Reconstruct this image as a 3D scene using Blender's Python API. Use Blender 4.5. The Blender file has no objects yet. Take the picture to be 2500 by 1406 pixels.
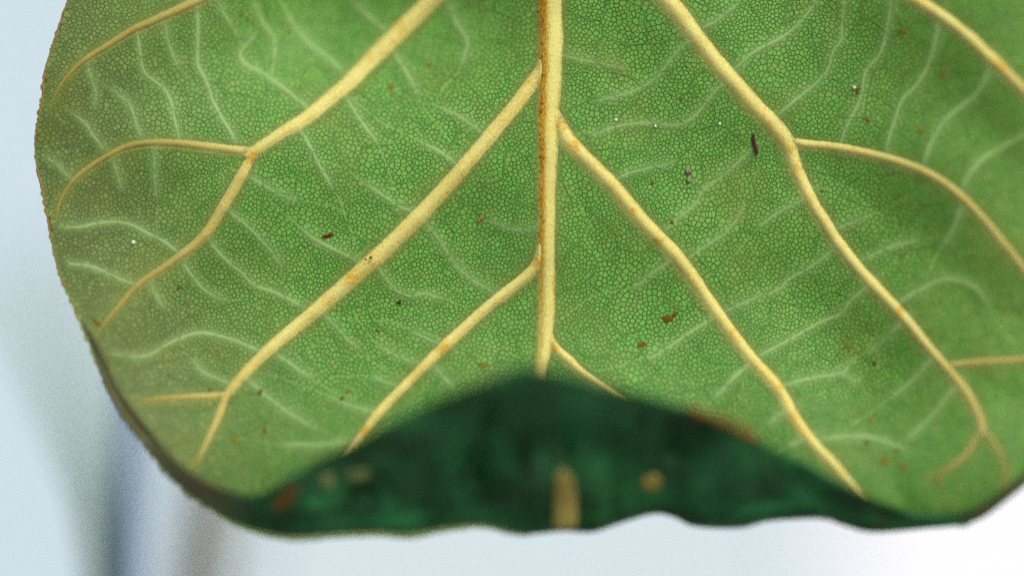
import bpy, math, random
import numpy as np
from mathutils import Vector

random.seed(7)
rng = np.random.default_rng(7)
sc = bpy.context.scene
C = sc.collection

# ------------------------------------------------------------------ camera, sky, sun, exposure
D = 0.47                      # metres from lens to the plane in focus
K = 0.200 / 2500.0            # metres per photograph pixel on that plane
Z0 = 1.20                     # height of the lens above the ground
cam = bpy.data.cameras.new('camera')
cam.sensor_width = 36.0
cam.lens = 36.0 * D / 0.200
cam.clip_start = 0.02
cam.clip_end = 60
cam.dof.use_dof = True
cam.dof.focus_distance = D
cam.dof.aperture_fstop = 1.45
cam.dof.aperture_blades = 0
co = bpy.data.objects.new('camera', cam)
C.objects.link(co)
co.location = (0, -D, Z0)
co.rotation_euler = (math.radians(90), 0, 0)
sc.camera = co

SUN = Vector((0.30, -0.55, 0.72)).normalized()
world = bpy.data.worlds.new('World')
sc.world = world
world.use_nodes = True
wn = world.node_tree.nodes
wl = world.node_tree.links
sky = wn.new('ShaderNodeTexSky')
sky.sky_type = 'NISHITA'
sky.sun_disc = False
sky.sun_elevation = math.asin(SUN.z)
sky.sun_rotation = math.atan2(SUN.x, SUN.y)
sky.air_density = 1.0
sky.dust_density = 3.0
wl.new(sky.outputs[0], wn['Background'].inputs[0])
wn['Background'].inputs[1].default_value = 0.12

sl = bpy.data.lights.new('sun', 'SUN')
sl.energy = 1.5
sl.angle = math.radians(16)
sl.color = (1.0, 0.95, 0.88)
so = bpy.data.objects.new('sun', sl)
C.objects.link(so)
so.location = (0.6, -1.2, 3.0)
so.rotation_euler = (-SUN).to_track_quat('-Z', 'Y').to_euler()

vs = sc.view_settings
vs.view_transform = 'Standard'
vs.look = 'None'
vs.gamma = 1.0
vs.use_curve_mapping = False
vs.exposure = 0.80
sc.cycles.use_denoising = False
sc.cycles.max_bounces = 6

# ------------------------------------------------------------------ small helpers
def sm(x):
    x = np.clip(x, 0, 1)
    return x * x * (3 - 2 * x)

def lin(r, g, b):
    f = lambda c: (c / 255 / 12.92) if c / 255 <= 0.04045 else ((c / 255 + 0.055) / 1.055) ** 2.4
    return (f(r), f(g), f(b), 1.0)

def value_noise(u, v, scale, seed):
    r = np.random.default_rng(seed)
    g = r.random((64, 64))
    x = np.asarray(u) / scale + 1000.0
    y = np.asarray(v) / scale + 1000.0
    xi = np.floor(x).astype(int); yi = np.floor(y).astype(int)
    fx = sm(x - xi); fy = sm(y - yi)
    a = g[yi % 64, xi % 64]; b = g[yi % 64, (xi + 1) % 64]
    c = g[(yi + 1) % 64, xi % 64]; d = g[(yi + 1) % 64, (xi + 1) % 64]
    return (a * (1 - fx) + b * fx) * (1 - fy) + (c * (1 - fx) + d * fx) * fy

def catmull(pts, step=6.0):
    P = np.array(pts, float)
    P = np.vstack([2 * P[0] - P[1], P, 2 * P[-1] - P[-2]])
    out = []
    for i in range(1, len(P) - 2):
        n = max(2, int(np.linalg.norm(P[i + 1][:2] - P[i][:2]) / step))
        t = np.linspace(0, 1, n, endpoint=False)[:, None]
        p0, p1, p2, p3 = P[i - 1], P[i], P[i + 1], P[i + 2]
        out.append(0.5 * ((2 * p1) + (-p0 + p2) * t + (2 * p0 - 5 * p1 + 4 * p2 - p3) * t ** 2
                          + (-p0 + 3 * p1 - 3 * p2 + p3) * t ** 3))
    out.append(P[-2][None, :])
    return np.vstack(out)

def link(name, verts, faces, mats, parent=None, smooth=True):
    me = bpy.data.meshes.new(name)
    me.from_pydata(verts if isinstance(verts, list) else verts.tolist(), [],
                   faces if isinstance(faces, list) else faces.tolist())
    for m in (mats if isinstance(mats, (list, tuple)) else [mats]):
        me.materials.append(m)
    if smooth:
        me.polygons.foreach_set('use_smooth', np.ones(len(me.polygons), dtype=bool))
    me.update()
    o = bpy.data.objects.new(name, me)
    C.objects.link(o)
    if parent is not None:
        o.parent = parent
    return o

def tag(o, label, cat, group=None):
    o['label'] = label
    o['category'] = cat
    if group:
        o['group'] = group
    return o

def add_attr(o, name, data):
    a = o.data.attributes.new(name, 'FLOAT', 'POINT')
    a.data.foreach_set('value', np.asarray(data, dtype=np.float32))

def add_col(o, name, rgb):
    a = o.data.attributes.new(name, 'FLOAT_COLOR', 'POINT')
    rgba = np.ones((len(rgb), 4), dtype=np.float32)
    rgba[:, :3] = rgb
    a.data.foreach_set('color', rgba.ravel())

# ------------------------------------------------------------------ materials
class NT:
    def __init__(self, name):
        self.m = bpy.data.materials.new(name)
        self.m.use_nodes = True
        self.t = self.m.node_tree
        self.p = self.t.nodes['Principled BSDF']
        self.out = self.t.nodes['Material Output']
    def n(self, typ, **kw):
        x = self.t.nodes.new(typ)
        for k, v in kw.items():
            setattr(x, k, v)
        return x
    def l(self, a, b):
        self.t.links.new(a, b)
    def set(self, **kw):
        for k, v in kw.items():
            self.p.inputs[k.replace('_', ' ')].default_value = v
    def attr(self, name):
        return self.n('ShaderNodeAttribute', attribute_name=name)
    def noise(self, scale, detail=3.0, vec=None, rough=0.55):
        x = self.n('ShaderNodeTexNoise')
        x.inputs['Scale'].default_value = scale
        x.inputs['Detail'].default_value = detail
        x.inputs['Roughness'].default_value = rough
        if vec is None:
            tc = self.n('ShaderNodeTexCoord')
            vec = tc.outputs['Object']
        self.l(vec, x.inputs['Vector'])
        return x.outputs['Fac']
    def ramp(self, fac, lo, hi, a=0.0, b=1.0):
        x = self.n('ShaderNodeMapRange')
        x.inputs[1].default_value = lo; x.inputs[2].default_value = hi
        x.inputs[3].default_value = a; x.inputs[4].default_value = b
        self.l(fac, x.inputs[0])
        return x.outputs[0]
    def mul(self, a, b, op='MULTIPLY'):
        x = self.n('ShaderNodeMath', operation=op)
        for i, s in enumerate((a, b)):
            if isinstance(s, (int, float)):
                x.inputs[i].default_value = s
            else:
                self.l(s, x.inputs[i])
        return x.outputs[0]
    def mix(self, fac, a, b, mode='MIX'):
        x = self.n('ShaderNodeMix', data_type='RGBA', blend_type=mode)
        if isinstance(fac, (int, float)):
            x.inputs[0].default_value = fac
        else:
            self.l(fac, x.inputs[0])
        for i, s in ((6, a), (7, b)):
            if isinstance(s, tuple):
                x.inputs[i].default_value = s
            else:
                self.l(s, x.inputs[i])
        return x.outputs[2]
    def translucent(self, col, fac):
        tr = self.n('ShaderNodeBsdfTranslucent')
        if isinstance(col, tuple):
            tr.inputs[0].default_value = col
        else:
            self.l(col, tr.inputs[0])
        mx = self.n('ShaderNodeMixShader')
        mx.inputs[0].default_value = fac
        self.l(self.p.outputs[0], mx.inputs[1])
        self.l(tr.outputs[0], mx.inputs[2])
        self.l(mx.outputs[0], self.out.inputs[0])
    def bump(self, h, strength, dist):
        b = self.n('ShaderNodeBump')
        b.inputs['Strength'].default_value = strength
        b.inputs['Distance'].default_value = dist
        self.l(h, b.inputs['Height'])
        self.l(b.outputs[0], self.p.inputs['Normal'])

def mat_underside(name):
    m = NT(name)
    col = m.attr('tint').outputs['Color']
    n1 = m.noise(420, 3)
    col = m.mix(m.ramp(n1, 0.35, 0.7, 0.0, 0.25), col, lin(92, 124, 46))
    n2 = m.noise(75, 2)
    col = m.mix(m.ramp(n2, 0.5, 0.75, 0.0, 0.30), col, lin(112, 122, 46))
    m.l(col, m.p.inputs['Base Color'])
    m.set(Roughness=0.62)
    m.p.inputs['Specular IOR Level'].default_value = 0.3
    m.bump(m.noise(2600, 2), 0.25, 0.0002)
    m.translucent(col, 0.22)
    return m.m

def mat_upper():
    m = NT('leaf_upper_side')
    n1 = m.noise(75, 5)
    col = m.mix(m.ramp(n1, 0.40, 0.66), (0.002, 0.034, 0.006, 1), (0.018, 0.130, 0.040, 1))
    n2 = m.noise(110, 3)
    col = m.mix(m.ramp(n2, 0.60, 0.76, 0, 0.7), col, (0.024, 0.022, 0.008, 1))
    col = m.mix(m.attr('olive_tone').outputs['Fac'], col, (0.085, 0.082, 0.028, 1))
    m.l(col, m.p.inputs['Base Color'])
    m.set(Roughness=0.5)
    m.p.inputs['Specular IOR Level'].default_value = 0.2
    m.bump(m.noise(160, 3), 0.35, 0.0015)
    return m.m

def mat_vein(name, pale, edge, green_edge=1.0):
    m = NT(name)
    uv = m.n('ShaderNodeUVMap')
    sep = m.n('ShaderNodeSeparateXYZ')
    m.l(uv.outputs[0], sep.inputs[0])
    acr = m.mul(sep.outputs[1], 0.0, 'ADD')
    ab = m.n('ShaderNodeMath', operation='ABSOLUTE')
    m.l(acr, ab.inputs[0])
    col = m.mix(m.ramp(m.noise(300, 3), 0.35, 0.75, 0, 0.55), pale, edge)
    e = m.ramp(ab.outputs[0], 0.70, 1.0, 0.0, green_edge)
    col = m.mix(e, col, m.mix(0.35, m.attr('tint').outputs['Color'], lin(130, 140, 36)))
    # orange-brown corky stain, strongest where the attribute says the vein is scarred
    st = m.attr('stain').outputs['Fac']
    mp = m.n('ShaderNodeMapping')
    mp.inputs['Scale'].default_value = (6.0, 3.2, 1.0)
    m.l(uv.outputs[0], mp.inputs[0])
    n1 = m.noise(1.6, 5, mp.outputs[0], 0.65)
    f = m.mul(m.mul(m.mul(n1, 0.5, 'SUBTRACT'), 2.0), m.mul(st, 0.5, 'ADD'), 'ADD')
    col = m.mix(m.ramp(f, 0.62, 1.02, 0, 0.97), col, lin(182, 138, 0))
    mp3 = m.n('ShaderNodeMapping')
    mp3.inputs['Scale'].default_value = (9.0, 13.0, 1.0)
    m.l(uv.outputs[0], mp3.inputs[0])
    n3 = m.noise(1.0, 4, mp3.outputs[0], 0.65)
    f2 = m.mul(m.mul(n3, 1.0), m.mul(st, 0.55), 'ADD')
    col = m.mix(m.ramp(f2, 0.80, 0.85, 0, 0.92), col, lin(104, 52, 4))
    col = m.mix(m.attr('dull').outputs['Fac'], col, lin(122, 114, 48))
    n4 = m.noise(1500, 2)
    col = m.mix(m.ramp(n4, 0.71, 0.78, 0, 0.5), col, lin(120, 84, 30))
    m.l(col, m.p.inputs['Base Color'])
    m.set(Roughness=0.6)
    m.p.inputs['Specular IOR Level'].default_value = 0.25
    m.p.inputs['Subsurface Weight'].default_value = 0.15
    m.p.inputs['Subsurface Radius'].default_value = (0.0012, 0.0008, 0.0003)
    m.p.inputs['Subsurface Scale'].default_value = 0.5
    mp2 = m.n('ShaderNodeMapping')
    mp2.inputs['Scale'].default_value = (3.0, 9.0, 1.0)
    m.l(uv.outputs[0], mp2.inputs[0])
    m.bump(m.mul(m.noise(1.5, 4, mp2.outputs[0], 0.6), m.noise(1300, 3), 'ADD'), 0.45, 0.0003)
    return m.m

def mat_plain(name, c1, c2, scale, rough=0.6, transl=0.0):
    m = NT(name)
    col = m.mix(m.ramp(m.noise(scale, 4), 0.35, 0.68), c1, c2)
    m.l(col, m.p.inputs['Base Color'])
    m.set(Roughness=rough)
    m.p.inputs['Specular IOR Level'].default_value = 0.15
    m.bump(m.noise(scale * 5, 3), 0.3, 0.0006)
    if transl:
        m.translucent(col, transl)
    return m.m

M_UNDER = mat_underside('leaf_underside')
M_UPPER = mat_upper()
M_AREOLE = mat_underside('leaf_areole')
M_VEIN = mat_vein('vein_yellow', lin(192, 187, 112), lin(184, 172, 82))
M_CROSS = None

# ------------------------------------------------------------------ what the photograph gives: outlines and veins, in its pixels
LEFT = [(-980, 1325), (-930, 1150), (-820, 960), (-620, 700), (-420, 480), (-210, 290), (-40, 182), (47, 152),
        (150, 118), (215, 105), (280, 96), (350, 87), (385, 90), (455, 100), (550, 122), (622, 134), (685, 153),
        (745, 178), (800, 199), (850, 222), (940, 258), (1005, 290), (1080, 344), (1162, 412), (1205, 460), (1247, 522), (1290, 640)]
RIGHT = [(-980, 1365), (-930, 1540), (-820, 1740), (-620, 2020), (-420, 2260), (-210, 2480), (-40, 2620), (150, 2730),
         (350, 2790), (550, 2790), (750, 2740), (880, 2690), (1000, 2630), (1130, 2550), (1225, 2440), (1275, 2360), (1290, 2320)]
# fold line (outer) and free margin (inner) of the part that rolls forward
FOLD = [(178, 745, 180, 744), (199, 800, 207, 796), (222, 850, 236, 843), (258, 945, 278, 934), (290, 1007, 316, 992), (344, 1081, 372, 1062),
        (405, 1152, 430, 1126), (456, 1200, 482, 1164), (518, 1246, 535, 1192), (573, 1277, 590, 1209), (640, 1298, 640, 1208),
        (720, 1310, 700, 1172), (840, 1301, 785, 1124), (930, 1299, 870, 1085), (1000, 1304, 940, 1042), (1080, 1290, 1030, 997),
        (1172, 1280, 1120, 960), (1240, 1296, 1195, 924), (1294, 1304, 1268, 897), (1373, 1297, 1345, 906), (1447, 1299, 1420, 928),
        (1515, 1277, 1500, 948), (1594, 1255, 1580, 970), (1643, 1262, 1640, 990), (1697, 1285, 1700, 1010), (1806, 1289, 1790, 1046),
        (1880, 1272, 1880, 1090), (2003, 1266, 1985, 1146), (2052, 1280, 2045, 1180), (2126, 1299, 2110, 1212), (2249, 1291, 2235, 1257),
        (2372, 1275, 2355, 1252), (2453, 1225, 2440, 1206), (2560, 1128, 2548, 1116), (2640, 990, 2634, 984), (2690, 880, 2688, 878)]

MIDRIB = [(1346, -1120, 92), (1347, -900, 86), (1348, -500, 78), (1347, -150, 70), (1346, 47, 66), (1345, 120, 65), (1343, 190, 60), (1340, 260, 58), (1338, 330, 55),
          (1337, 420, 49), (1336, 520, 47), (1335, 640, 47), (1334, 740, 46), (1331, 830, 44), (1322, 890, 36), (1318, 960, 30), (1326, 1100, 28), (1350, 1240, 26)]
LATERAL = [
    [[(1340, 70, 14), (1330, 125, 28), (1312, 186, 40), (1200, 328, 42), (1060, 488, 44), (960, 590, 46), (880, 662, 45), (790, 742, 42), (650, 860, 36), (560, 955, 30), (548, 975, 24)],
     [(575, 955, 22), (540, 966, 24), (440, 971, 22), (380, 976, 18), (325, 986, 6)],
     [(556, 950, 24), (545, 985, 26), (530, 1025, 24), (508, 1072, 20), (484, 1120, 14), (465, 1150, 5)]],
    [[(1345, -300, 70), (1180, -130, 54), (1010, 45, 50), (920, 135, 48), (850, 205, 46), (750, 288, 40), (680, 330, 36), (612, 375, 32), (600, 385, 26)],
     [(640, 362, 20), (600, 368, 26), (520, 360, 27), (430, 350, 25), (340, 351, 24), (275, 374, 21), (190, 430, 19), (150, 485, 14), (138, 530, 5)],
     [(622, 368, 28), (600, 410, 31), (560, 480, 33), (500, 572, 30), (430, 632, 27), (340, 694, 24), (290, 748, 20), (255, 790, 13), (235, 815, 4)]],
    [[(1345, -680, 70), (1050, -420, 48), (700, -140, 38), (520, -20, 32), (380, 48, 27), (330, 70, 25), (270, 106, 23), (200, 152, 19), (150, 205, 13), (120, 262, 4)]],
    [[(1330, 545, 12), (1322, 600, 24), (1304, 654, 33), (1250, 702, 34), (1190, 750, 32), (1100, 832, 33), (1050, 880, 31), (980, 950, 29), (920, 1013, 28), (880, 1065, 22), (800, 1150, 16), (740, 1210, 6)]],
    [[(1352, -330, 70), (1500, -150, 58), (1640, 10, 50), (1685, 68, 48), (1740, 140, 47), (1820, 232, 47), (1880, 295, 48), (1922, 350, 44), (1940, 400, 38), (1958, 440, 37), (2000, 520, 36), (2070, 622, 36),
      (2140, 702, 35), (2200, 765, 34), (2270, 850, 31), (2340, 930, 29), (2388, 1010, 27), (2400, 1060, 24)],
     [(1905, 335, 16), (1960, 350, 26), (2020, 356, 27), (2100, 370, 28), (2200, 396, 28), (2280, 430, 28), (2350, 482, 28), (2410, 545, 27), (2455, 600, 26), (2540, 700, 22), (2660, 790, 8)],
     [(2402, 1040, 16), (2360, 1106, 16), (2310, 1146, 13), (2262, 1172, 5)],
     [(2396, 1040, 16), (2436, 1095, 15), (2456, 1150, 12), (2450, 1190, 5)],
     [(2290, 886, 12), (2330, 889, 19), (2380, 884, 20), (2455, 880, 20), (2560, 872, 16), (2660, 880, 6)]],
    [[(1346, 205, 14), (1353, 265, 30), (1376, 328, 44), (1420, 378, 41), (1500, 457, 41), (1560, 530, 41), (1640, 612, 40), (1700, 690, 38), (1760, 775, 37), (1830, 868, 36), (1900, 948, 35), (1942, 1022, 35),
      (1990, 1086, 32), (2050, 1150, 28), (2090, 1192, 18), (2130, 1230, 6)]],
    [[(1336, 760, 10), (1343, 815, 20), (1360, 853, 28), (1390, 880, 28), (1430, 915, 25), (1560, 1000, 20), (1640, 1080, 10)]],
    [[(1350, -640, 70), (1750, -330, 50), (2100, -90, 40), (2300, 38, 36), (2360, 85, 35), (2410, 132, 34), (2450, 170, 33), (2540, 262, 28), (2680, 400, 10)]],
]
CROSS = [
    (10, [(333, 77), (342, 125), (344, 160), (356, 185), (381, 202), (404, 222), (418, 253), (424, 288), (434, 327), (440, 348)]),
    (8, [(404, 50), (407, 91), (418, 128), (435, 162)]),
    (12, [(482, 0), (482, 51), (482, 111), (480, 160), (495, 185), (507, 211), (518, 250), (541, 290), (561, 319), (575, 350)]),
    (8, [(212, 152), (216, 171), (225, 199), (236, 225), (230, 256)]),
    (8, [(276, 222), (313, 250), (325, 276), (333, 307), (347, 340)]),
    (9, [(185, 284), (194, 290), (211, 304), (228, 333), (256, 368)]),
    (12, [(615, 94), (581, 131), (595, 159), (632, 174), (666, 199), (703, 225), (745, 262), (770, 275)]),
    (10, [(535, 10), (555, 51), (580, 85)]),
    (12, [(625, 20), (637, 54), (672, 97), (669, 137)]),
    (9, [(376, 362), (377, 438), (381, 471)]),
    (9, [(272, 383), (276, 393), (287, 428), (296, 457)]),
    (10, [(117, 387), (140, 403), (170, 435)]),
    (11, [(700, 30), (717, 66), (751, 105), (785, 131), (814, 154), (850, 190)]),
    (12, [(870, 15), (913, 51), (955, 90)]),
    (11, [(935, 120), (956, 123), (985, 165), (1004, 199), (1016, 225)]),
    (12, [(1100, 20), (1113, 57), (1147, 103), (1130, 151)]),
    (12, [(830, 226), (842, 234), (865, 273), (893, 316), (916, 342)]),
    (12, [(722, 310), (731, 316), (757, 359), (780, 407), (797, 433), (806, 452)]),
    (10, [(1081, 265), (1127, 288), (1180, 325)]),
    (12, [(1027, 347), (1076, 373), (1120, 405)]),
    (8, [(1370, 132), (1405, 145), (1454, 154), (1516, 165)]),
    (9, [(1712, 88), (1684, 97), (1644, 137), (1613, 179), (1590, 202), (1539, 228), (1465, 245)]),
    (9, [(1785, 196), (1758, 211), (1730, 242), (1701, 282), (1656, 310), (1585, 299), (1511, 307), (1448, 330)]),
    (9, [(1700, 76), (1721, 66), (1747, 54), (1790, 20)]),
    (10, [(1780, 185), (1795, 168), (1841, 125), (1909, 94), (1954, 57), (1990, 10)]),
    (10, [(1880, 292), (1900, 280), (1951, 236), (1994, 205), (2025, 171), (2031, 128), (2056, 100), (2056, 57), (2062, 0)]),
    (9, [(1490, 445), (1511, 435), (1539, 421), (1630, 401)]),
    (9, [(1838, 361), (1809, 390), (1767, 429), (1713, 465), (1701, 497), (1661, 528), (1622, 565), (1605, 580)]),
    (10, [(2176, 0), (2170, 54), (2162, 94), (2150, 134), (2122, 165), (2110, 182), (2105, 239), (2065, 313), (2050, 360)]),
    (13, [(2296, 30), (2292, 57), (2281, 120), (2261, 174), (2238, 211), (2201, 245), (2187, 287), (2170, 342), (2164, 388)]),
    (13, [(2425, 150), (2406, 194), (2386, 233), (2327, 276), (2287, 319), (2258, 390), (2254, 415)]),
    (14, [(2520, 320), (2446, 359), (2395, 390), (2361, 435), (2346, 475)]),
    (12, [(154, 556), (199, 556), (239, 545), (290, 542), (325, 551), (353, 568), (396, 588), (440, 620)]),
    (13, [(168, 645), (216, 650), (262, 668), (296, 685), (335, 698)]),
    (9, [(548, 508), (561, 517), (606, 554), (640, 588), (666, 619), (683, 645)]),
    (11, [(500, 572), (507, 582), (532, 616), (566, 648), (589, 665), (606, 685), (623, 699), (666, 713), (703, 730), (737, 747), (765, 760)]),
    (9, [(440, 630), (450, 648), (467, 673), (498, 710), (538, 730)]),
    (9, [(365, 690), (376, 713), (398, 750)]),
    (9, [(590, 425), (629, 443), (680, 474), (714, 488)]),
    (11, [(899, 454), (939, 480), (973, 505), (1001, 514), (1030, 525)]),
    (11, [(743, 565), (768, 585), (800, 602), (837, 619), (885, 645)]),
    (9, [(900, 630), (916, 645), (942, 679), (967, 710), (990, 724), (1036, 716), (1070, 727)]),
    (7, [(1020, 530), (1053, 559), (1078, 593), (1098, 625), (1118, 656), (1161, 690), (1198, 710), (1215, 730)]),
    (6, [(1320, 560), (1290, 561), (1241, 559), (1200, 540)]),
    (9, [(780, 755), (797, 774), (825, 803), (848, 828), (871, 848)]),
    (9, [(1652, 618), (1630, 639), (1613, 653), (1582, 676), (1556, 699)]),
    (9, [(1665, 640), (1681, 630), (1724, 599), (1767, 574), (1795, 542), (1807, 522)]),
    (9, [(1858, 551), (1900, 518), (1960, 488), (1985, 470)]),
    (9, [(1755, 768), (1772, 761), (1824, 736), (1881, 716), (1903, 707), (1928, 679), (1974, 656), (2002, 636), (2050, 600)]),
    (11, [(1755, 764), (1738, 780), (1681, 814), (1647, 840), (1590, 874)]),
    (11, [(2135, 695), (2108, 707), (2076, 736), (2056, 767), (2002, 788), (1974, 803), (1913, 838), (1850, 872)]),
    (12, [(2190, 742), (2200, 735), (2244, 710), (2287, 687), (2315, 680), (2358, 687), (2392, 710), (2409, 741)]),
    (9, [(2090, 640), (2113, 633), (2167, 605), (2230, 590)]),
    (12, [(2350, 495), (2341, 528), (2327, 565), (2304, 599)]),
    (9, [(2040, 560), (2059, 554), (2107, 534)]),
    (11, [(1898, 948), (1920, 941), (1974, 924), (2059, 913), (2073, 892)]),
    (8, [(2059, 913), (2088, 934)]),
    (12, [(2300, 860), (2269, 884), (2223, 934), (2180, 970)]),
    (10, [(2220, 770), (2194, 796), (2159, 828), (2127, 856)]),
    (12, [(1985, 1077), (2009, 1073), (2073, 1066), (2116, 1066), (2166, 1080), (2198, 1094)]),
    (10, [(2350, 930), (2315, 966), (2269, 1023), (2219, 1069)]),
    (11, [(1942, 992), (1906, 1012), (1881, 1030)]),
    (15, [(1990, 1062), (1967, 1073), (1931, 1087)]),
    (12, [(1840, 876), (1821, 897), (1784, 931), (1747, 968)]),
    (12, [(655, 866), (634, 860), (580, 835), (527, 819), (484, 813), (449, 822), (406, 842), (356, 874), (285, 867)]),
    (9, [(575, 944), (552, 934), (491, 909), (477, 884)]),
    (11, [(590, 920), (609, 931), (655, 973), (705, 1009), (751, 1037)]),
    (13, [(700, 1088), (719, 1087), (797, 1086), (850, 1080)]),
    (9, [(660, 850), (683, 870), (740, 913)]),
    (10, [(808, 971), (842, 985), (876, 999), (930, 1008)]),
    (10, [(916, 922), (956, 939), (985, 948)]),
    (9, [(936, 851), (976, 874), (1045, 900)]),
    (10, [(670, 868), (700, 882), (751, 917)]),
    (10, [(1045, 880), (1067, 902), (1098, 939)]),
    (9, [(1010, 811), (1056, 834), (1100, 850)]),
]

def chaikin(pts):
    P_ = np.array(pts, float)
    out = [P_[0]]
    for a, b in zip(P_[:-1], P_[1:]):
        out += [0.78 * a + 0.22 * b, 0.22 * a + 0.78 * b]
    out.append(P_[-1])
    return np.array(out)

def polyline(pts, step=6.0):
    P_ = chaikin(pts)
    out = []
    for a, b in zip(P_[:-1], P_[1:]):
        n = max(1, int(np.linalg.norm(b[:2] - a[:2]) / step))
        out += [a + (b - a) * q / n for q in range(n)]
    out.append(P_[-1])
    return np.array(out)

def seg_pts(lines):
    return np.vstack([np.asarray(l)[:, :2] for l in lines])

_main_pts = seg_pts([catmull(MIDRIB, 6)] + [catmull(b, 6) for L in LATERAL for b in L])
_main_w = np.concatenate([l[:, 2] for l in [catmull(MIDRIB, 6)] + [catmull(b, 6) for L in LATERAL for b in L]])
CROSS = [(w, [tuple(q) for q in p]) for w, p in CROSS]
def extend_ends():
    extra = []
    polys = [polyline([(x, y, 0) for x, y in p], 5)[:, :2] for w, p in CROSS]
    for i, (w, p) in enumerate(CROSS):
        others = np.vstack([q for j, q in enumerate(polys) if j != i])
        for end in (0, -1):
            e = np.array(p[end], float)
            nxt = np.array(p[1] if end == 0 else p[-2], float)
            d = e - nxt
            d /= np.linalg.norm(d)
            if (np.hypot(*(_main_pts - e).T) - _main_w / 2).min() < 4 or np.hypot(*(others - e).T).min() < 7:
                continue
            path = [tuple(e)]
            c = e.copy()
            ang = random.uniform(-0.25, 0.25)
            hit = False
            for k in range(26):
                ang += random.uniform(-0.22, 0.22)
                ang *= 0.9
                dd = np.array([d[0] * math.cos(ang) - d[1] * math.sin(ang), d[0] * math.sin(ang) + d[1] * math.cos(ang)])
                c = c + dd * 9
                if c[0] < np.interp(c[1], [q[0] for q in LEFT], [q[1] for q in LEFT]) + 26 or c[1] > 1200:
                    hit = True
                    break
                if k % 3 == 2:
                    path.append(tuple(c))
                if (np.hypot(*(_main_pts - c).T) - _main_w / 2).min() < 3 or np.hypot(*(others - c).T).min() < 6:
                    path.append(tuple(c))
                    hit = True
                    break
            if len(path) > 1:
                extra.append((w * 0.62, path))
    return extra
CROSS_EXT = extend_ends()

# ------------------------------------------------------------------ the leaf as a curved sheet: depth of every point of it
main_lines = [catmull(MIDRIB, 12)] + [catmull(b, 12) for L in LATERAL for b in L]
cross_lines = [polyline([(x, y, w) for x, y in p], 8) for w, p in CROSS]

GU = np.arange(-60, 2861, 8.0)
GV = np.arange(-1130, 1345, 8.0)
gu, gv = np.meshgrid(GU, GV)

def dist_field(lines, minus_width=True):
    d = np.full(gu.shape, 1e4)
    for ln in lines:
        r = 220
        for i in range(len(ln) - 1):
            a, b = ln[i], ln[i + 1]
            i0 = max(0, int((min(a[0], b[0]) - r - GU[0]) / 8)); i1 = int((max(a[0], b[0]) + r - GU[0]) / 8) + 1
            j0 = max(0, int((min(a[1], b[1]) - r - GV[0]) / 8)); j1 = int((max(a[1], b[1]) + r - GV[0]) / 8) + 1
            if i1 <= i0 or j1 <= j0:
                continue
            x = gu[j0:j1, i0:i1]; y = gv[j0:j1, i0:i1]
            dx, dy = b[0] - a[0], b[1] - a[1]
            t = np.clip(((x - a[0]) * dx + (y - a[1]) * dy) / (dx * dx + dy * dy + 1e-9), 0, 1)
            dd = np.hypot(x - a[0] - t * dx, y - a[1] - t * dy)
            if minus_width:
                dd = dd - 0.5 * (a[2] + (b[2] - a[2]) * t)
            d[j0:j1, i0:i1] = np.minimum(d[j0:j1, i0:i1], dd)
    return np.minimum(d, 220)

DM = dist_field(main_lines)
DC = dist_field(cross_lines, False)

def bil(F, u, v):
    x = np.clip((np.asarray(u, float) - GU[0]) / 8, 0, len(GU) - 1.001)
    y = np.clip((np.asarray(v, float) - GV[0]) / 8, 0, len(GV) - 1.001)
    xi = x.astype(int); yi = y.astype(int); fx = x - xi; fy = y - yi
    return ((F[yi, xi] * (1 - fx) + F[yi, xi + 1] * fx) * (1 - fy)
            + (F[yi + 1, xi] * (1 - fx) + F[yi + 1, xi + 1] * fx) * fy)

def depth(u, v):
    """metres towards the lens from the plane in focus"""
    u = np.asarray(u, float); v = np.asarray(v, float)
    h = 0.90 * np.hypot(0.013 * sm((v - 640) / 640.0) ** 1.2, 0.012 * sm((u - 1900) / 600.0))
    h = h + 0.006 * sm((v - 380) / 520.0) * sm((560 - u) / 430.0)
    h = h - 0.013 * np.exp(-((u - 880) / 400.0) ** 2 - ((v - 20) / 260.0) ** 2)
    h = h - 0.020 * sm((-v) / 900.0)
    dm = np.maximum(bil(DM, u, v), 0)
    dc = bil(DC, u, v)
    h = h + 0.0010 * np.exp(-(dm / 90.0) ** 2)
    h = h + 0.00020 * np.exp(-(dc / 18.0) ** 2)
    h = h + 0.0014 * (value_noise(u, v, 190, 3) - 0.5) + 0.0002 * (value_noise(u, v, 62, 5) - 0.5)
    return h

def P(u, v, h):
    s = (D - h) / D
    return np.stack([(np.asarray(u) - 1250) * K * s, -np.asarray(h) + 0 * s, Z0 + (703 - np.asarray(v)) * K * s], axis=-1)

lv = np.array(LEFT, float); rv = np.array(RIGHT, float)
def xl(v):
    return np.interp(v, lv[:, 0], lv[:, 1])
def xr(v):
    return np.interp(v, rv[:, 0], rv[:, 1])

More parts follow.
